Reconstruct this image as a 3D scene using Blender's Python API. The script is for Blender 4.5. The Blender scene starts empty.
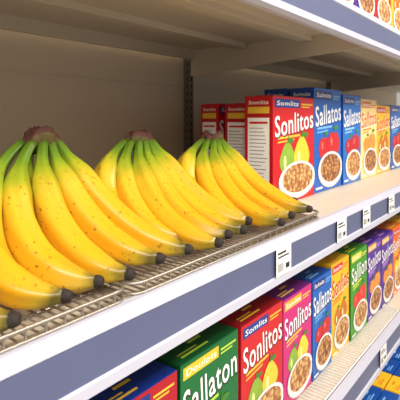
import bpy, math, random
from mathutils import Vector, Matrix
random.seed(7)
sc = bpy.context.scene
COL = sc.collection
CZ = 1.35
try:
    sc.view_settings.view_transform = 'Standard'
except Exception:
    pass

# ---------------------------------------------------------------- materials
def lin(c):
    out = []
    for v in c[:3]:
        v = v / 255.0
        out.append(v / 12.92 if v <= 0.04045 else ((v + 0.055) / 1.055) ** 2.4)
    return (out[0], out[1], out[2], 1.0)

MC = {}
def mat(name, rgb, rough=0.5, var=0.06, scale=30.0, metal=0.0, bump=0.0, spec=0.5):
    key = (name, tuple(rgb))
    if key in MC: return MC[key]
    m = bpy.data.materials.new(name); m.use_nodes = True
    nt = m.node_tree; b = nt.nodes["Principled BSDF"]
    b.inputs["Roughness"].default_value = rough
    b.inputs["Metallic"].default_value = metal
    b.inputs["Specular IOR Level"].default_value = spec
    tc = nt.nodes.new("ShaderNodeTexCoord")
    n = nt.nodes.new("ShaderNodeTexNoise"); n.inputs["Scale"].default_value = scale
    nt.links.new(tc.outputs["Object"], n.inputs["Vector"])
    mx = nt.nodes.new("ShaderNodeMix"); mx.data_type = 'RGBA'
    c = lin(rgb)
    mx.inputs[6].default_value = tuple(max(0, v * (1 - var)) for v in c[:3]) + (1,)
    mx.inputs[7].default_value = tuple(min(1, v * (1 + var)) for v in c[:3]) + (1,)
    nt.links.new(n.outputs["Fac"], mx.inputs[0])
    nt.links.new(mx.outputs[2], b.inputs["Base Color"])
    if bump > 0:
        bp = nt.nodes.new("ShaderNodeBump"); bp.inputs["Strength"].default_value = bump
        bp.inputs["Distance"].default_value = 0.002
        nt.links.new(n.outputs["Fac"], bp.inputs["Height"])
        nt.links.new(bp.outputs["Normal"], b.inputs["Normal"])
    MC[key] = m
    return m

def cereal_mat(name, light, dark, scale=75):
    key = (name, 'cer')
    if key in MC: return MC[key]
    m = bpy.data.materials.new(name); m.use_nodes = True
    nt = m.node_tree; b = nt.nodes["Principled BSDF"]; b.inputs["Roughness"].default_value = 0.5
    tc = nt.nodes.new("ShaderNodeTexCoord")
    v = nt.nodes.new("ShaderNodeTexVoronoi"); v.inputs["Scale"].default_value = scale
    v.inputs["Randomness"].default_value = 0.7
    nt.links.new(tc.outputs["Object"], v.inputs["Vector"])
    r = nt.nodes.new("ShaderNodeValToRGB")
    r.color_ramp.elements[0].position = 0.25; r.color_ramp.elements[0].color = lin(light)
    r.color_ramp.elements[1].position = 0.70; r.color_ramp.elements[1].color = lin(dark)
    nt.links.new(v.outputs["Distance"], r.inputs["Fac"])
    nt.links.new(r.outputs["Color"], b.inputs["Base Color"])
    MC[key] = m
    return m

def banana_mat():
    m = bpy.data.materials.new("banana_peel"); m.use_nodes = True
    nt = m.node_tree; b = nt.nodes["Principled BSDF"]
    b.inputs["Roughness"].default_value = 0.30
    b.inputs["Specular IOR Level"].default_value = 0.45
    uv = nt.nodes.new("ShaderNodeTexCoord"); sep = nt.nodes.new("ShaderNodeSeparateXYZ")
    nt.links.new(uv.outputs["UV"], sep.inputs[0])
    n = nt.nodes.new("ShaderNodeTexNoise"); n.inputs["Scale"].default_value = 22
    nt.links.new(uv.outputs["Object"], n.inputs["Vector"])
    ma = nt.nodes.new("ShaderNodeMath"); ma.operation = 'MULTIPLY_ADD'
    ma.inputs[1].default_value = 0.18
    sub = nt.nodes.new("ShaderNodeMath"); sub.operation = 'SUBTRACT'; sub.inputs[1].default_value = 0.09
    nt.links.new(n.outputs["Fac"], ma.inputs[0])
    nt.links.new(sep.outputs["Y"], sub.inputs[0]); nt.links.new(sub.outputs[0], ma.inputs[2])
    r = nt.nodes.new("ShaderNodeValToRGB"); cr = r.color_ramp
    stops = [(0.0, (78, 108, 28)), (0.13, (100, 134, 32)), (0.24, (150, 162, 38)), (0.38, (220, 178, 42)), (0.55, (234, 174, 32)),
             (0.82, (234, 170, 30)), (0.93, (196, 162, 42)), (1.0, (98, 88, 38))]
    cr.elements[0].position = 0; cr.elements[0].color = lin(stops[0][1])
    cr.elements[1].position = 1; cr.elements[1].color = lin(stops[-1][1])
    for p, c in stops[1:-1]:
        e = cr.elements.new(p); e.color = lin(c)
    nt.links.new(ma.outputs[0], r.inputs["Fac"])
    n2 = nt.nodes.new("ShaderNodeTexNoise"); n2.inputs["Scale"].default_value = 150
    nt.links.new(uv.outputs["Object"], n2.inputs["Vector"])
    r2 = nt.nodes.new("ShaderNodeValToRGB")
    r2.color_ramp.elements[0].position = 0.64; r2.color_ramp.elements[0].color = (0, 0, 0, 1)
    r2.color_ramp.elements[1].position = 0.72; r2.color_ramp.elements[1].color = (0.75, 0.75, 0.75, 1)
    nt.links.new(n2.outputs["Fac"], r2.inputs["Fac"])
    mp = nt.nodes.new("ShaderNodeMapping"); mp.inputs["Scale"].default_value = (9, 2.5, 1)
    nt.links.new(uv.outputs["UV"], mp.inputs["Vector"])
    n3 = nt.nodes.new("ShaderNodeTexNoise"); n3.inputs["Scale"].default_value = 1.5
    nt.links.new(mp.outputs[0], n3.inputs["Vector"])
    mx3 = nt.nodes.new("ShaderNodeMix"); mx3.data_type = 'RGBA'; mx3.blend_type = 'MULTIPLY'
    mx3.inputs[7].default_value = (0.80, 0.78, 0.55, 1)
    nt.links.new(n3.outputs["Fac"], mx3.inputs[0]); nt.links.new(r.outputs["Color"], mx3.inputs[6])
    mx = nt.nodes.new("ShaderNodeMix"); mx.data_type = 'RGBA'
    mx.inputs[7].default_value = lin((120, 76, 24))
    nt.links.new(r2.outputs["Color"], mx.inputs[0])
    nt.links.new(mx3.outputs[2], mx.inputs[6])
    nt.links.new(mx.outputs[2], b.inputs["Base Color"])
    bp = nt.nodes.new("ShaderNodeBump"); bp.inputs["Strength"].default_value = 0.25; bp.inputs["Distance"].default_value = 0.001
    nt.links.new(n3.outputs["Fac"], bp.inputs["Height"]); nt.links.new(bp.outputs["Normal"], b.inputs["Normal"])
    return m

M_PEEL = banana_mat()
M_TIP = mat("banana_blossom_end", (42, 32, 26), 0.8, 0.3, 200, bump=0.4)
M_CROWN = mat("banana_crown_green_brown", (88, 76, 34), 0.7, 0.5, 90, bump=0.8)
M_CUT = mat("banana_crown_cut", (82, 44, 34), 0.8, 0.7, 130, bump=1.0)
M_PANEL = mat("painted_steel_cream", (212, 198, 174), 0.45, 0.03, 4)
M_SHELF = mat("painted_steel_shelf", (208, 196, 176), 0.4, 0.03, 5)
M_UPR = mat("upright_grey", (104, 96, 84), 0.5, 0.08, 20)
M_DARK = mat("slot_dark", (28, 26, 26), 0.8)
M_RAILW = mat("rail_lilac_plastic", (192, 192, 206), 0.3, 0.02)
M_RAILP = mat("rail_violet_insert", (88, 94, 126), 0.35, 0.08, 14)
M_WIRE = mat("wire_chrome", (170, 160, 148), 0.3, 0.05, 40, metal=0.7)
M_WIREW = mat("wire_white_coated", (228, 226, 220), 0.35, 0.03)
M_WHITE = mat("print_white", (240, 238, 232), 0.45, 0.01)
M_BLACK = mat("print_black", (30, 30, 34), 0.5)
M_BOWL = mat("bowl_white", (236, 234, 228), 0.4, 0.02)
M_CER = cereal_mat("cereal_print", (230, 188, 124), (150, 88, 40))
M_CERD = cereal_mat("cereal_dark_print", (214, 158, 98), (120, 66, 30))

# ---------------------------------------------------------------- helpers
def link(o, parent=None):
    COL.objects.link(o)
    if parent is not None: o.parent = parent
    return o

def mk(name, verts, faces, mats, idx=None, parent=None, smooth=False):
    me = bpy.data.meshes.new(name)
    me.from_pydata([tuple(v) for v in verts], [], faces)
    for m in (mats if isinstance(mats, (list, tuple)) else [mats]): me.materials.append(m)
    if idx:
        for p, i in zip(me.polygons, idx): p.material_index = i
    if smooth:
        for p in me.polygons: p.use_smooth = True
    me.update()
    o = bpy.data.objects.new(name, me)
    return link(o, parent)

def boxvf(x0, x1, y0, y1, z0, z1):
    v = [(x0,y0,z0),(x1,y0,z0),(x1,y1,z0),(x0,y1,z0),(x0,y0,z1),(x1,y0,z1),(x1,y1,z1),(x0,y1,z1)]
    f = [(0,3,2,1),(4,5,6,7),(0,1,5,4),(1,2,6,5),(2,3,7,6),(3,0,4,7)]
    return v, f

def boxes(name, lst, mats, parent=None, bevel=0.0, idx=None):
    V, F, I = [], [], []
    for k, b in enumerate(lst):
        v, f = boxvf(*b); n = len(V)
        V += v; F += [tuple(i + n for i in q) for q in f]
        I += [(idx[k] if idx else 0)] * 6
    o = mk(name, V, F, mats, I, parent)
    if bevel > 0:
        md = o.modifiers.new("bevel", 'BEVEL'); md.width = bevel; md.segments = 2
        md.limit_method = 'ANGLE'
    return o

def empty(name, loc, label, cat, group=None):
    o = bpy.data.objects.new(name, None); o.location = loc
    o.empty_display_size = 0.05
    COL.objects.link(o)
    o["label"] = label; o["category"] = cat
    if group: o["group"] = group
    return o

def tube_vf(pts, r, sides=6, closed=False):
    V, F = [], []
    n = len(pts)
    P = [Vector(p) for p in pts]
    for i, p in enumerate(P):
        if closed: t = P[(i+1) % n] - P[i-1]
        else: t = P[min(i+1, n-1)] - P[max(i-1, 0)]
        t.normalize()
        a = Vector((0,0,1)) if abs(t.z) < 0.9 else Vector((1,0,0))
        u = t.cross(a).normalized(); w = t.cross(u).normalized()
        for k in range(sides):
            an = 2*math.pi*k/sides
            V.append(p + u*math.cos(an)*r + w*math.sin(an)*r)
    for i in range(n if closed else n-1):
        j = (i+1) % n
        for k in range(sides):
            l = (k+1) % sides
            F.append((i*sides+k, i*sides+l, j*sides+l, j*sides+k))
    return V, F

def tubes(name, lst, mats, parent=None):
    V, F = [], []
    for pts, r, cl in lst:
        v, f = tube_vf(pts, r, 6, cl); n = len(V)
        V += v; F += [tuple(i+n for i in q) for q in f]
    return mk(name, V, F, mats, None, parent, True)

# ---------------------------------------------------------------- text
def text_geo(s, width=None, height=None, bold=0.02, shear=0.0):
    cu = bpy.data.curves.new("t", 'FONT'); cu.body = s; cu.size = 1.0
    cu.offset = bold; cu.shear = shear; cu.resolution_u = 3
    cu.space_character = 1.08
    o = bpy.data.objects.new("t", cu); COL.objects.link(o)
    dg = bpy.context.evaluated_depsgraph_get(); dg.update()
    me = bpy.data.meshes.new_from_object(o.evaluated_get(dg))
    V = [v.co.copy() for v in me.vertices]; F = [tuple(p.vertices) for p in me.polygons]
    bpy.data.objects.remove(o); bpy.data.curves.remove(cu); bpy.data.meshes.remove(me)
    if not V: return [], []
    x0 = min(v.x for v in V); x1 = max(v.x for v in V); y0 = min(v.y for v in V); y1 = max(v.y for v in V)
    sx = (width/(x1-x0)) if width else None
    sy = (height/(y1-y0)) if height else None
    if sx is None: sx = sy
    if sy is None: sy = sx
    V = [Vector(((v.x-(x0+x1)/2)*sx, (v.y-(y0+y1)/2)*sy, 0)) for v in V]
    return V, F
TG = {}
def tgeo(s, bold, shear):
    k = (s, bold, shear)
    if k not in TG: TG[k] = text_geo(s, 1.0, 1.0, bold, shear)
    return TG[k]

class Print:
    """flat printed shapes on a face, given in (u,v) metres; layers lift off by 0.25 mm"""
    def __init__(s): s.V=[]; s.F=[]; s.I=[]; s.M=[]
    def mi(s, m):
        if m not in s.M: s.M.append(m)
        return s.M.index(m)
    def poly(s, pts, layer, m):
        n=len(s.V); s.V += [(p[0], p[1], layer*0.00025) for p in pts]
        s.F.append(tuple(range(n, n+len(pts)))); s.I.append(s.mi(m))
    def rect(s, u0,u1,v0,v1, layer, m, slant=0.0):
        s.poly([(u0,v0),(u1,v0+slant),(u1,v1+slant),(u0,v1)], layer, m)
    def ell(s, cu,cv,ru,rv, layer, m, clip=None, n=28, lo=0, hi=2*math.pi):
        pts=[(cu+ru*math.cos(lo+(hi-lo)*k/n), cv+rv*math.sin(lo+(hi-lo)*k/n)) for k in range(n if hi-lo>6.2 else n+1)]
        if clip:
            pts=[(min(max(p[0],clip[0]),clip[1]), min(max(p[1],clip[2]),clip[3])) for p in pts]
        s.poly(pts, layer, m)
    def text(s, t, cu,cv,w,h, layer, m, bold=0.03, tilt=0.0, shear=0.1):
        V,F = tgeo(t,bold,shear); n=len(s.V)
        ca,sa=math.cos(tilt),math.sin(tilt)
        for v in V:
            x=v.x*w; y=v.y*h
            s.V.append((cu+x*ca-y*sa, cv+x*sa+y*ca, layer*0.00025))
        for f in F: s.F.append(tuple(i+n for i in f)); s.I.append(s.mi(m))
    def obj(s, name, face, parent):
        if face=='front': V=[(a,-c-0.0002,b) for a,b,c in s.V]
        else: V=[(-c-0.0002,-a,b) for a,b,c in s.V]
        return mk(name, V, s.F, s.M, s.I, parent)

# ---------------------------------------------------------------- cereal box
def pear(P, cu, cv, s, lay, m, mg, clip):
    pts=[]
    for k in range(30):
        a=2*math.pi*k/30
        r=s*(1.0-0.22*max(0,math.sin(a))**1.5)
        pts.append((min(max(cu+r*1.0*math.cos(a)*(1-0.2*max(0,math.sin(a))),clip[0]),clip[1]), cv+s*1.1*math.sin(a)*(1.0 if math.sin(a)>0 else .8)))
    P.poly(pts, lay, m)
    P.poly([(cu-.08*s,cv+1.0*s),(cu+.08*s,cv+1.0*s),(cu+.2*s,cv+1.45*s),(cu+.08*s,cv+1.45*s)], lay+1, mg)
    P.ell(min(cu+.45*s, clip[1]-.34*s),cv+1.15*s,.32*s,.16*s, lay+1, mg)
    P.ell(cu-.35*s, cv-.1*s, .16*s, .4*s, lay+1, mat("fruit_sheen_yellow", (244,240,160), .4), None, 14)
def apple(P, cu, cv, s, lay, m, mg, clip):
    pts=[]
    for k in range(30):
        a=2*math.pi*k/30
        r=s*(1+0.08*math.cos(2*a))*(1-0.18*math.exp(-((a-math.pi/2)/.35)**2))
        pts.append((min(max(cu+r*math.cos(a),clip[0]),clip[1]), cv+r*math.sin(a)))
    P.poly(pts, lay, m)
    P.poly([(cu,cv+.75*s),(cu+.08*s,cv+.75*s),(cu+.16*s,cv+1.3*s),(cu+.06*s,cv+1.3*s)], lay+1, mg)
    P.ell(min(cu+.42*s, clip[1]-.34*s),cv+1.15*s,.34*s,.16*s, lay+1, mg)
    P.ell(cu-.4*s, cv+.2*s, .14*s, .3*s, lay+1, mat("fruit_sheen_red", (236,120,110), .4), None, 14)

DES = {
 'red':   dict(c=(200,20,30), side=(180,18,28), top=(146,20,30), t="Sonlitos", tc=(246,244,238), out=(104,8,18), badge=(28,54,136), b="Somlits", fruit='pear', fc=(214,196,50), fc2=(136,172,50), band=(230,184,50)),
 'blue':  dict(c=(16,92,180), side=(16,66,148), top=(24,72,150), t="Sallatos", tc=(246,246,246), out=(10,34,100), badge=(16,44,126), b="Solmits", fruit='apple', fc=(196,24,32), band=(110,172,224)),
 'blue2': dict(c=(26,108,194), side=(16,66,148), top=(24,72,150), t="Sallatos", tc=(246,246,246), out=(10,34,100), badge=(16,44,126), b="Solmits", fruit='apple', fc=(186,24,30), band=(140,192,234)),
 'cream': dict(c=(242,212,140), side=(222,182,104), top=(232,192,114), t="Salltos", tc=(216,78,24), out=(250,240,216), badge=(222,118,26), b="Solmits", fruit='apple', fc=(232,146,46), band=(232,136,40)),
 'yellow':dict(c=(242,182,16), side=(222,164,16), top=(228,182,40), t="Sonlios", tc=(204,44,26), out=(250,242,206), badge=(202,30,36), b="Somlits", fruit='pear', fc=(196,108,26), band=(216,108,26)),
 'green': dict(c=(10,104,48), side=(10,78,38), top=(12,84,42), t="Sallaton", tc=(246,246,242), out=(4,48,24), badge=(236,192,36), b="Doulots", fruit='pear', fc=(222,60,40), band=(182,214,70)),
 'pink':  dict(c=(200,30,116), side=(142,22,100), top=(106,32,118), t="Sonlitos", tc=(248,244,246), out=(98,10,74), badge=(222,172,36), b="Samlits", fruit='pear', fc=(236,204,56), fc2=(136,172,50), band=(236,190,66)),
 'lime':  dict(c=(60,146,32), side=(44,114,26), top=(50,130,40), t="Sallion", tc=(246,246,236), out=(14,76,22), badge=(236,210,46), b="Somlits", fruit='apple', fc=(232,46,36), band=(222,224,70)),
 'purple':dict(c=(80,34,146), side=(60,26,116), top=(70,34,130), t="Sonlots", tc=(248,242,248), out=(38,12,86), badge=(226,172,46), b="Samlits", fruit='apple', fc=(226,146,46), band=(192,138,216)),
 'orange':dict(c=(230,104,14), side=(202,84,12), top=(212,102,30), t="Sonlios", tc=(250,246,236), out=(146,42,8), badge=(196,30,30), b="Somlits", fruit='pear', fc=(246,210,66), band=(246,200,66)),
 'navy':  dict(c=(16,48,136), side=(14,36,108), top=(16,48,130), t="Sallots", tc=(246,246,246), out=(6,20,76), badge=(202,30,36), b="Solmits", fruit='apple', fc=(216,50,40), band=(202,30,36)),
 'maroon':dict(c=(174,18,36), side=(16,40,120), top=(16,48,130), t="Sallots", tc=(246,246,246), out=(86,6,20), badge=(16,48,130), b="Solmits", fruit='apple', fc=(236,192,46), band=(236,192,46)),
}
CNAME = dict(red='red',blue='blue',blue2='bright blue',cream='cream',yellow='yellow',green='dark green',pink='pink',lime='light green',purple='purple',orange='orange',navy='navy blue',maroon='dark red')
def cereal_box(kind, x, y, z, w, h, d, group, where, detail=True, rot=0.0, parts=None):
    D = DES[kind]
    root = empty("cereal_box", (x, y, z), "%s cereal box with bowl picture %s" % (CNAME[kind], where), "cereal box", group)
    root.rotation_euler = (0, 0, rot)
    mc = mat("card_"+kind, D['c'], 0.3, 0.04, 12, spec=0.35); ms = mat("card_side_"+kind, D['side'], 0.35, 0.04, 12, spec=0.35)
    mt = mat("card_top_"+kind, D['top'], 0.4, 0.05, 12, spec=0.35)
    V, F = boxvf(0, w, 0, d, 0, h)
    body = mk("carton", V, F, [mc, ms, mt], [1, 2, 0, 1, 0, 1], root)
    md = body.modifiers.new("bevel", 'BEVEL'); md.width = 0.0012; md.segments = 2
    fl = boxes("top_flap", [(0.002, w-0.002, 0.001, d*0.62, h+0.0001, h+0.0011), (w*0.4, w*0.6, d*0.62, d*0.74, h+0.0001, h+0.0009),
                            (w*0.12, w*0.55, d*0.22, d*0.30, h+0.0008, h+0.0013), (w*0.12, w*0.42, d*0.38, d*0.44, h+0.0008, h+0.0013)],
               [mt, mat("print_band_"+kind, D['band'], 0.4)], root, 0, [0, 1, 1, 1])
    cl = (0.001, w-0.001, 0.001, h-0.001)
    P = Print()
    mo = mat("print_out_"+kind, D['out'], 0.4); mtx = mat("print_title_"+kind, D['tc'], 0.4, 0.01)
    mb = mat("print_badge_"+kind, D['badge'], 0.4); mband = mat("print_band_"+kind, D['band'], 0.4)
    mf = mat("print_fruit_"+kind, D['fc'], 0.4, 0.2, 60); mleaf = mat("print_leaf", (60, 126, 30), 0.4)
    mf2 = mat("print_fruit_b_"+kind, D.get('fc2', D['fc']), 0.4, 0.2, 60)
    P.rect(w*0.04, w*0.62, h*0.895, h*0.975, 1, mb)
    P.text(D['b'], w*0.33, h*0.935, w*0.50, h*0.045, 2, M_WHITE, 0.015)
    P.rect(w*0.66, w*0.95, h*0.925, h*0.94, 1, mband); P.rect(w*0.66, w*0.88, h*0.90, h*0.912, 1, mband)
    ti = 0.10
    P.text(D['t'], w*0.5+0.002, h*0.755-0.003, w*0.94, h*0.205, 1, mo, 0.035, ti, 0.06)
    P.text(D['t'], w*0.5, h*0.755, w*0.93, h*0.195, 2, mtx, 0.012, ti, 0.06)
    P.rect(w*0.10, w*0.62, h*0.60, h*0.622, 1, mband, 0.006)
    P.rect(w*0.10, w*0.48, h*0.565, h*0.58, 1, mband, 0.006)
    if D['fruit'] == 'pear':
        pear(P, w*0.32, h*0.40, w*0.18, 2, mf2, mleaf, cl); pear(P, w*0.66, h*0.43, w*0.20, 4, mf, mleaf, cl)
    else:
        apple(P, w*0.34, h*0.42, w*0.18, 2, mf, mleaf, cl); apple(P, w*0.68, h*0.45, w*0.21, 4, mf, mleaf, cl)
    P.ell(w*0.57, h*0.20, w*0.46, h*0.18, 6, mat("bowl_rim_grey", (200,198,198), .4), cl)
    P.ell(w*0.57, h*0.205, w*0.44, h*0.17, 7, M_BOWL, cl)
    P.ell(w*0.57, h*0.215, w*0.38, h*0.14, 8, M_CERD if kind in ('cream','purple','blue') else M_CER, cl)
    P.rect(w*0.04, w*0.26, h*0.03, h*0.05, 6, M_WHITE)
    P.obj("printed_front", 'front', root)
    if detail:
        S = Print()
        S.rect(-d*0.88, -d*0.12, h*0.10, h*0.80, 1, M_WHITE)
        S.rect(-d*0.88, -d*0.12, h*0.84, h*0.90, 1, mband)
        S.text(D['b'], -d*0.5, h*0.94, d*0.7, h*0.035, 2, M_WHITE, 0.015)
        mg = mat("print_text_grey", (150, 138, 136), 0.5)
        S.rect(-d*0.82, -d*0.18, h*0.745, h*0.765, 2, mc)
        for k in range(17):
            vv = h*(0.70 - k*0.034)
            S.rect(-d*0.82, -d*(0.18+0.25*random.random()), vv, vv+h*0.008, 2, mg)
        S.obj("printed_side", 'side', root)
    return root

def copy_thing(root, loc):
    n = root.copy(); n.location = loc; COL.objects.link(n)
    for c in root.children:
        k = c.copy(); COL.objects.link(k); k.parent = n
    return n

# ---------------------------------------------------------------- structure
XL, XR = -0.5, 4.6
fl = boxes("floor", [(-3, 7, -3.2, 1.3, -0.05, 0.0)], mat("floor_vinyl", (190,184,176), 0.3, 0.05, 3)); fl["kind"] = "structure"

YW = 1.20
unit = empty("shelving_unit", (0, YW, 0), "cream steel supermarket shelving with violet price rails", "shelving")
def U(o):
    o.matrix_parent_inverse = Matrix.Translation((0, -YW, 0))
    return o
U(boxes("back_panel", [(XL, 1.43, YW, YW+0.02, 0.1, 2.3), (1.45, 2.9, YW, YW+0.02, 0.1, 2.3), (2.92, XR, YW, YW+0.02, 0.1, 2.3),
      (XL, 1.43, YW-0.004, YW, 1.35+0.130, 1.35+0.135), (1.45, 2.9, YW-0.004, YW, 1.480, 1.485)], M_PANEL, unit, 0.001))
for ux in (1.44, 2.91):
    lst = [(ux-0.013, ux+0.013, YW-0.03, YW+0.03, 0.0, 2.3)]; idx=[0]
    k = 0.3
    while k < 2.2:
        lst.append((ux-0.003, ux+0.003, YW-0.0306, YW-0.028, k, k+0.016)); idx.append(1)
        lst.append((ux-0.0134, ux-0.012, YW-0.022, YW-0.017, k, k+0.016)); idx.append(1)
        k += 0.03
    U(boxes("upright", lst, [M_UPR, M_DARK], unit, 0, idx))

def bracket(ux, ztop, yf, h0=0.085, h1=0.03):
    t = 0.004
    V = []
    for xx in (ux-t, ux+t):
        V += [(xx, YW-0.03, ztop), (xx, yf+0.03, ztop), (xx, yf+0.03, ztop-h1), (xx, YW-0.10, ztop-h0), (xx, YW-0.03, ztop-h0)]
    F = [(0,1,2,3,4), (9,8,7,6,5)] + [(i, (i+5), ((i+1)%5)+5, (i+1)%5) for i in range(5)]
    U(mk("shelf_bracket", V, F, M_SHELF, None, unit))

def shelf(zt, yf, tag_x, thick=0.03):
    U(boxes("shelf_panel", [(XL, 1.438, yf+0.015, YW-0.03, zt-0.006, zt), (1.442, 2.908, yf+0.015, YW-0.03, zt-0.006, zt), (2.912, XR, yf+0.015, YW-0.03, zt-0.006, zt),
         (XL, XR, yf+0.012, yf+0.020, zt-thick-0.03, zt),
         (XL, XR, yf+0.015, yf+0.05, zt-thick-0.012, zt-thick-0.008),
         (XL, XR, YW-0.05, YW-0.03, zt-thick, zt-0.004),
         (XL, 1.43, yf+0.24, yf+0.29, zt-0.024, zt-0.004), (XL, 1.43, yf+0.50, yf+0.55, zt-0.024, zt-0.004),
         (1.45, 2.9, yf+0.24, yf+0.29, zt-0.024, zt-0.004), (1.45, 2.9, yf+0.50, yf+0.55, zt-0.024, zt-0.004)], M_SHELF, unit, 0.0015))
    prof = [((yf+0.014, zt+0.004), (yf+0.002, zt+0.004), 0), ((yf+0.002, zt+0.004), (yf-0.004, zt-0.014), 0),
            ((yf-0.004, zt-0.014), (yf-0.002, zt-0.016), 0), ((yf-0.002, zt-0.016), (yf-0.002, zt-0.066), 1),
            ((yf-0.002, zt-0.066), (yf-0.006, zt-0.068), 0), ((yf-0.006, zt-0.068), (yf-0.006, zt-0.082), 0),
            ((yf-0.006, zt-0.082), (yf+0.002, zt-0.088), 0), ((yf+0.002, zt-0.088), (yf+0.014, zt-0.088), 0)]
    V, F, I = [], [], []
    for a, b, m in prof:
        n = len(V)
        V += [(XL, a[0], a[1]), (XR, a[0], a[1]), (XR, b[0], b[1]), (XL, b[0], b[1])]
        F.append((n, n+1, n+2, n+3)); I.append(m)
    V += [(XL, yf+0.014, zt+0.004), (XR, yf+0.014, zt+0.004), (XR, yf+0.014, zt-0.088), (XL, yf+0.014, zt-0.088)]
    n = len(V)-4; F.append((n+3, n+2, n+1, n)); I.append(0)
    rail = U(mk("price_rail", V, F, [M_RAILW, M_RAILP], I, unit))
    for tx in tag_x:
        P = Print()
        w, h = 0.062, 0.056
        P.rect(0, w, 0, h, 0, M_WHITE)
        P.rect(0.006, 0.040, h-0.014, h-0.010, 1, M_BLACK); P.rect(0.006, 0.052, h-0.021, h-0.018, 1, M_BLACK)
        P.rect(0.038, 0.054, 0.010, 0.020, 1, M_BLACK)
        for k in range(8):
            P.rect(0.006+k*0.003, 0.0070+k*0.003, 0.008, 0.024, 1, M_BLACK)
        t = P.obj("price_tag", 'front', rail)
        t.data.transform(Matrix.Translation((tx-w/2, yf-0.0075, zt-0.066)))
        sm = t.modifiers.new("thick", 'SOLIDIFY'); sm.thickness = 0.0003
    return rail

ZU = CZ+0.282; ZM = CZ-0.242; ZL = CZ-0.70; ZB = CZ-1.02
YF = 0.43
shelf(ZU, 0.40, [2.1], 0.045)
shelf(ZM, YF, [0.81, 1.12, 1.31, 1.56, 1.95])
shelf(ZL, YF, [1.47, 1.95])
shelf(ZB, 0.36, [])
for ux in (1.44, 2.91):
    bracket(ux, ZU-0.006, 0.40, 0.105, 0.05); bracket(ux, ZM-0.006, YF); bracket(ux, ZL-0.006, YF)
U(boxes("kick_plate", [(XL, XR, 0.44, 0.46, 0.0, ZB-0.088)], M_UPR, unit))

# ---------------------------------------------------------------- wire baskets
FENCE = 0.014
def basket(x0, x1, z, y0, y1, m, fence, label, sp=0.0125):
    root = empty("wire_shelf_basket", ((x0+x1)/2, (y0+y1)/2, z), label, "wire basket", "wire baskets lining the shelves")
    off = Matrix.Translation((-(x0+x1)/2, -(y0+y1)/2, -z))
    r = 0.0015; zf = z+0.006
    L = []
    n = int((x1-x0)/sp)
    for k in range(1, n):
        xx = x0 + (x1-x0)*k/n
        L.append(([(xx, y0+0.001, zf), (xx, y1, zf)], r, False))
    g = tubes("floor_grid", L, m, root)
    L = []
    for yy in (y0+0.06, y0+0.18, y0+0.32, y1-0.03):
        L.append(([(x0, yy, zf-0.0025), (x1, yy, zf-0.0025)], 0.0019, False))
    def loop(zz, rr):
        pts = []; R = 0.02
        for cx, cy, a0 in ((x0+R, y0+R, math.pi), (x1-R, y0+R, 1.5*math.pi), (x1-R, y1-R, 0), (x0+R, y1-R, .5*math.pi)):
            for k in range(6):
                a = a0 + k*math.pi/10
                pts.append((cx+R*math.cos(a), cy+R*math.sin(a), zz))
        return (pts, rr, True)
    L.append(loop(zf, 0.0022))
    rim = tubes("rim", L, m, root)
    obs = [g, rim]
    if fence > 0:
        L = [loop(zf+fence, 0.0026)]
        n2 = int((x1-x0)/0.024)
        for k in range(1, n2):
            xx = x0 + (x1-x0)*k/n2
            L.append(([(xx, y0, zf), (xx, y0, zf+fence)], r, False))
        obs.append(tubes("fence", L, m, root))
    for o in obs: o.data.transform(off)
basket(-0.25, 0.412, ZM, 0.440, 0.98, M_WIRE, FENCE, "chrome wire basket under bananas on the shelf")
basket(0.420, 1.03, ZM, 0.440, 0.98, M_WIRE, FENCE, "chrome wire basket under bananas beside cereal boxes")
basket(0.10, 0.90, ZL, 0.447, 0.9, M_WIREW, 0.0, "white wire grid under cereal boxes", 0.014)
basket(0.91, 1.75, ZL, 0.447, 0.9, M_WIREW, 0.0, "white wire grid under cereal boxes", 0.014)

# ---------------------------------------------------------------- bananas
def bez(p, t):
    a = 1-t
    return p[0]*a**3 + p[1]*3*a*a*t + p[2]*3*a*t*t + p[3]*t**3
def rad(t, R):
    if t < 0.11: return 0.0072 + 0.0015*(t/0.11)
    if t < 0.34:
        s = (t-0.11)/0.23; s = s*s*(3-2*s); return 0.0087 + (R-0.0087)*s
    if t < 0.76: return R*(1.0+0.04*math.sin((t-0.34)/0.42*math.pi))
    s = (t-0.76)/0.24; s = s**1.8
    return R + (0.0078-R)*s
def ring(c, tan, r, phase, sides, amp=0.065):
    a = Vector((0,0,1))
    if abs(tan.z) > 0.97: a = Vector((0,-1,0.2)).normalized()
    u = tan.cross(a).normalized(); w = u.cross(tan).normalized()
    out = []
    for k in range(sides):
        an = 2*math.pi*k/sides
        rr = r*(1+amp*math.cos(5*(an+phase)))
        out.append(c + u*math.cos(an)*rr + w*math.sin(an)*rr)
    return out
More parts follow.
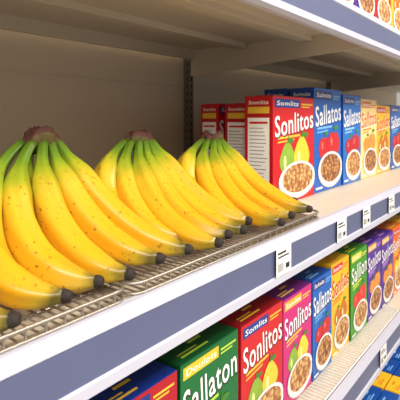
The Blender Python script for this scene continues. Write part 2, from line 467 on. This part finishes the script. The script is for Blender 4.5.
def banana(root, origin, p, R):
    NR, S = 38, 30
    ph = random.random()*1.2
    V, F = [], []
    pts = [bez(p, i/(NR-1)) for i in range(NR)]
    for i in range(NR):
        rr = rad(i/(NR-1), R)*1.05
        lo = ZM+0.0082+rr
        if pts[i].y - rr*0.8 < 0.444: lo = ZM+0.0235+rr*0.95
        elif pts[i].y - rr*2 < 0.444: lo = ZM+0.014+rr
        if pts[i].z < lo: pts[i].z = lo
    for it in range(2):
        zs = [q.z for q in pts]
        for i in range(1, NR-1): pts[i].z = max(pts[i].z, (zs[i-1]+zs[i]+zs[i+1])/3)
    T = []
    for i in range(NR):
        t = pts[min(i+1, NR-1)] - pts[max(i-1, 0)]; T.append(t.normalized())
    for i in range(NR): V += ring(pts[i]-origin, T[i], rad(i/(NR-1), R), ph, S)
    for i in range(NR-1):
        for k in range(S):
            l = (k+1) % S
            F.append((i*S+k, i*S+l, (i+1)*S+l, (i+1)*S+k))
    F.append(tuple(reversed(range(S)))) ; F.append(tuple((NR-1)*S+k for k in range(S)))
    o = mk("banana", V, F, [M_PEEL], None, root, True)
    uvl = o.data.uv_layers.new(name="UVMap")
    for lp in o.data.loops:
        vi = lp.vertex_index
        uvl.data[lp.index].uv = ((vi % S)/S, (vi//S)/(NR-1))
    V, F = [], []
    e = pts[-1]-origin; t = T[-1]
    prof = [(-0.001, 0.0084), (0.002, 0.0086), (0.006, 0.0076), (0.0090, 0.0062), (0.0106, 0.0044), (0.009, 0.0028)]
    for dd, r in prof: V += ring(e+t*dd, t, r, ph, 12)
    for i in range(len(prof)-1):
        for k in range(12):
            l = (k+1) % 12
            F.append((i*12+k, i*12+l, (i+1)*12+l, (i+1)*12+k))
    F.append(tuple((len(prof)-1)*12+k for k in range(12)))
    tip = mk("blossom_tip", V, F, [M_TIP], None, o, True)
    tip["label"] = "dark dried blossom end"
    return o

def bunch(cx, cy, cz, tips, label):
    zs = ZM+0.008
    base = Vector((cx, cy-0.08, zs))
    root = empty("banana_bunch", base, label, "bananas", "banana bunches on the wire shelf")
    C = Vector((cx, cy, CZ+cz))
    for (ax, ay, tx, ty, tz, b, lift, R) in tips:
        P0 = C + Vector((ax, ay, -0.008))
        P3 = Vector((tx, ty, CZ+tz))
        h = Vector((P3.x-P0.x, P3.y-P0.y, 0)); L = h.length; hd = h.normalized()
        dz = P3.z-P0.z
        P1 = P0 + hd*(L*0.16) + Vector((ax*0.4 - b*0.9, 0, dz*0.36 + lift))
        P2 = P3 - hd*(L*0.45) + Vector((-b*1.1, 0, -dz*0.02 + lift*0.6 - 0.012))
        banana(root, base, [P0, P1, P2, P3], R)
    V, F, I = [], [], []
    S = 36; prof = [(-0.022, 0.66, 0.60), (-0.013, 0.90, 0.92), (-0.004, 0.98, 1.05), (0.004, 0.96, 1.08), (0.010, 0.86, 0.98), (0.014, 0.72, 0.78), (0.009, 0.42, 0.4)]
    for j, (zz, sx, sy) in enumerate(prof):
        for k in range(S):
            a = 2*math.pi*k/S
            jit = 1+0.11*math.cos(7*a+0.3+cx*7)*(1 if j < 4 else .6)+0.07*random.uniform(-1, 1)
            V.append(C + Vector((0.035*sx*math.cos(a)*jit, 0.018*sy*math.sin(a)*jit, zz + 0.005*math.sin(2*a+1+cx*9) - 7*(0.035*sx*math.cos(a))**2 + random.uniform(-.002,.002))) - base)
    for j in range(len(prof)-1):
        for k in range(S):
            l = (k+1) % S
            F.append((j*S+k, j*S+l, (j+1)*S+l, (j+1)*S+k)); I.append(0 if j < 3 else 1)
    F.append(tuple((len(prof)-1)*S+k for k in range(S))); I.append(1)
    F.append(tuple(reversed(range(S)))); I.append(0)
    cr = mk("crown", V, F, [M_CROWN, M_CUT], I, root, True)
    cr["label"] = "brown dried cut crown joining green stems"
    return root

R = 0.0205
bunch(0.14, 0.62, -0.05, [
    (0.028, -0.014, 0.252, 0.448, -0.212, 0.03, 0, 0.0245), (-0.01, -0.012, 0.18, 0.455, -0.212, 0.03, 0, R),
    (-0.03, -0.01, 0.10, 0.47, -0.212, 0.03, 0, R)], "ripe yellow banana bunch resting on the wire shelf")
bunch(0.431, 0.67, -0.032, [
    (-0.034, 0.002, 0.330, 0.466, -0.214, 0.096, 0.0, 0.0235),
    (-0.030, 0.008, 0.300, 0.560, -0.206, 0.07, 0.0, 0.022),
    (-0.022, -0.010, 0.385, 0.474, -0.214, 0.068, 0, 0.023),
    (-0.004, -0.014, 0.426, 0.458, -0.212, 0.040, 0.004, 0.0225),
    (0.012, -0.010, 0.488, 0.460, -0.206, 0.024, 0.008, 0.0215),
    (0.028, -0.004, 0.546, 0.454, -0.205, 0.014, 0.016, 0.0215),
    (-0.012, 0.010, 0.40, 0.56, -0.190, 0.03, -0.01, R)], "large banana bunch with green stems and brown crown")
bunch(0.667, 0.68, -0.040, [
    (-0.034, 0.004, 0.570, 0.570, -0.185, 0.084, 0.012, R),
    (-0.028, -0.006, 0.592, 0.50, -0.204, 0.064, 0.004, 0.021),
    (-0.014, -0.014, 0.616, 0.446, -0.208, 0.045, 0, 0.0215),
    (0.002, -0.014, 0.662, 0.458, -0.205, 0.032, 0.002, 0.0215),
    (0.018, -0.010, 0.698, 0.449, -0.203, 0.022, 0.008, 0.021),
    (0.032, -0.002, 0.748, 0.470, -0.198, 0.012, 0.016, 0.0205)], "yellow banana bunch fanned over the wire basket edge")
bunch(0.923, 0.68, -0.048, [
    (-0.036, 0.004, 0.800, 0.585, -0.185, 0.10, 0.012, 0.0215),
    (-0.028, -0.006, 0.800, 0.49, -0.204, 0.075, 0.004, 0.0215),
    (-0.014, -0.014, 0.806, 0.430, -0.206, 0.055, 0, 0.0215),
    (0.002, -0.014, 0.866, 0.438, -0.203, 0.040, 0.002, 0.0215),
    (0.018, -0.010, 0.935, 0.430, -0.200, 0.026, 0.008, 0.0215),
    (0.032, -0.002, 0.985, 0.49, -0.196, 0.012, 0.016, R)], "yellow banana bunch beside the red cereal box")

# ---------------------------------------------------------------- cereal boxes
G1 = "cereal boxes on the banana shelf"
z1 = ZM+0.001
yb = 0.60
first = cereal_box('red', 1.087, yb, z1, 0.265, 0.302, 0.09, G1, "beside bananas")
cereal_box('red', 1.150, 0.712, z1, 0.20, 0.285, 0.09, G1, "behind another red box", rot=0.0)
cereal_box('red', 1.155, 0.83, z1, 0.20, 0.285, 0.07, G1, "in the back row", rot=0.0)
seq = [('blue', 1.362, 0.232, 0.338), ('blue2', 1.60, 0.186, 0.325), ('cream', 1.792, 0.196, 0.315), ('yellow', 1.995, 0.205, 0.295),
       ('blue', 2.21, 0.20, 0.30), ('red', 2.42, 0.20, 0.30), ('lime', 2.63, 0.20, 0.30), ('yellow', 2.84, 0.2, 0.3), ('blue2', 3.05, 0.2, 0.3), ('pink', 3.26, .2, .3), ('orange', 3.47, .2, .3)]
for k, x, w, h in seq:
    r = cereal_box(k, x, yb+random.uniform(-.004, .004), z1, w, h, 0.085, G1, "in a shelf row", detail=(x < 1.7))
    if x < 1.7: copy_thing(r, (x, yb+0.10, z1))

G2 = "cereal boxes on the lower shelf"
z2 = ZL+0.010
lo = [('navy', 0.26, 0.13, 0.262), ('maroon', 0.405, 0.172, 0.268), ('green', 0.587, 0.178, 0.268), ('red', 0.772, 0.176, 0.268), ('pink', 0.955, 0.155, 0.262),
      ('blue', 1.117, 0.128, 0.262), ('yellow', 1.251, 0.138, 0.268), ('lime', 1.395, 0.152, 0.266), ('purple', 1.555, 0.15, 0.26), ('purple', 1.712, 0.15, 0.26),
      ('orange', 1.87, .15, .26), ('yellow', 2.03, .15, .26), ('lime', 2.19, .15, .26), ('blue', 2.35, .15, .26), ('red', 2.51, .15, .26), ('yellow', 2.67, .15, .26)]
for k, x, w, h in lo:
    zz = z2 if x < 1.7 else ZL+0.001
    y0 = 0.50+random.uniform(-.003, .003)
    r = cereal_box(k, x, y0, zz, w, h, 0.062, G2, "on the lower shelf", detail=(x < 1.0))
    for q in (1, 2, 3):
        copy_thing(r, (x+random.uniform(-.002, .002), y0+q*0.066, zz))

G3 = "cereal boxes on the top shelf"
hi = [('orange', 1.06), ('purple', 1.235), ('red', 1.41), ('yellow', 1.585), ('green', 1.76), ('pink', 1.94), ('yellow', 2.12), ('red', 2.30), ('blue', 2.48), ('orange', 2.66)]
for k, x in hi:
    cereal_box(k, x, 0.43, ZU+0.001, 0.165, 0.26, 0.07, G3, "on the upper shelf", detail=(x < 1.4))

G4 = "small cereal boxes on the base shelf"
protos = {}
for i in range(11):
    k = ('blue', 'yellow')[i % 2] if i % 5 else 'blue2'
    for j in range(4):
        loc = (1.20+i*0.105, 0.385+j*0.052, ZB+0.001)
        if k not in protos: protos[k] = cereal_box(k, loc[0], loc[1], loc[2], 0.10, 0.15, 0.048, G4, "on the base shelf", detail=False)
        else: copy_thing(protos[k], loc)

# ---------------------------------------------------------------- lights, world
def area(name, loc, rot, sx, sy, p, c=(1, 1, 1)):
    l = bpy.data.lights.new(name, 'AREA'); l.shape = 'RECTANGLE'; l.size = sx; l.size_y = sy; l.energy = p; l.color = c
    o = bpy.data.objects.new(name, l); o.location = loc; o.rotation_euler = rot; COL.objects.link(o)
    o["label"] = "long bright ceiling light panel above the aisle"; o["category"] = "ceiling light"
    return o
area("ceiling_light", (1.2, -1.2, 2.9), (math.radians(40), 0, 0), 4.5, 0.5, 140, (1.0, 0.945, 0.87))
area("ceiling_light", (-1.2, -0.9, 2.4), (math.radians(38), math.radians(-42), 0), 0.7, 0.7, 26, (1.0, 0.945, 0.87))
w = bpy.data.worlds.new("world"); sc.world = w; w.use_nodes = True
bg = w.node_tree.nodes["Background"]; bg.inputs[0].default_value = (1.0, 0.945, 0.87, 1); bg.inputs[1].default_value = 0.50

# ---------------------------------------------------------------- camera
cd = bpy.data.cameras.new("camera"); cam = bpy.data.objects.new("camera", cd); COL.objects.link(cam)
cam.location = (0, 0, CZ); cam.rotation_euler = (math.radians(90), 0, math.radians(-52))
cd.sensor_width = 36; cd.lens = 36*455/400.0; cd.shift_y = -82/400.0; cd.clip_start = 0.02
cd.dof.use_dof = True; cd.dof.focus_distance = 0.85; cd.dof.aperture_fstop = 12
sc.camera = cam
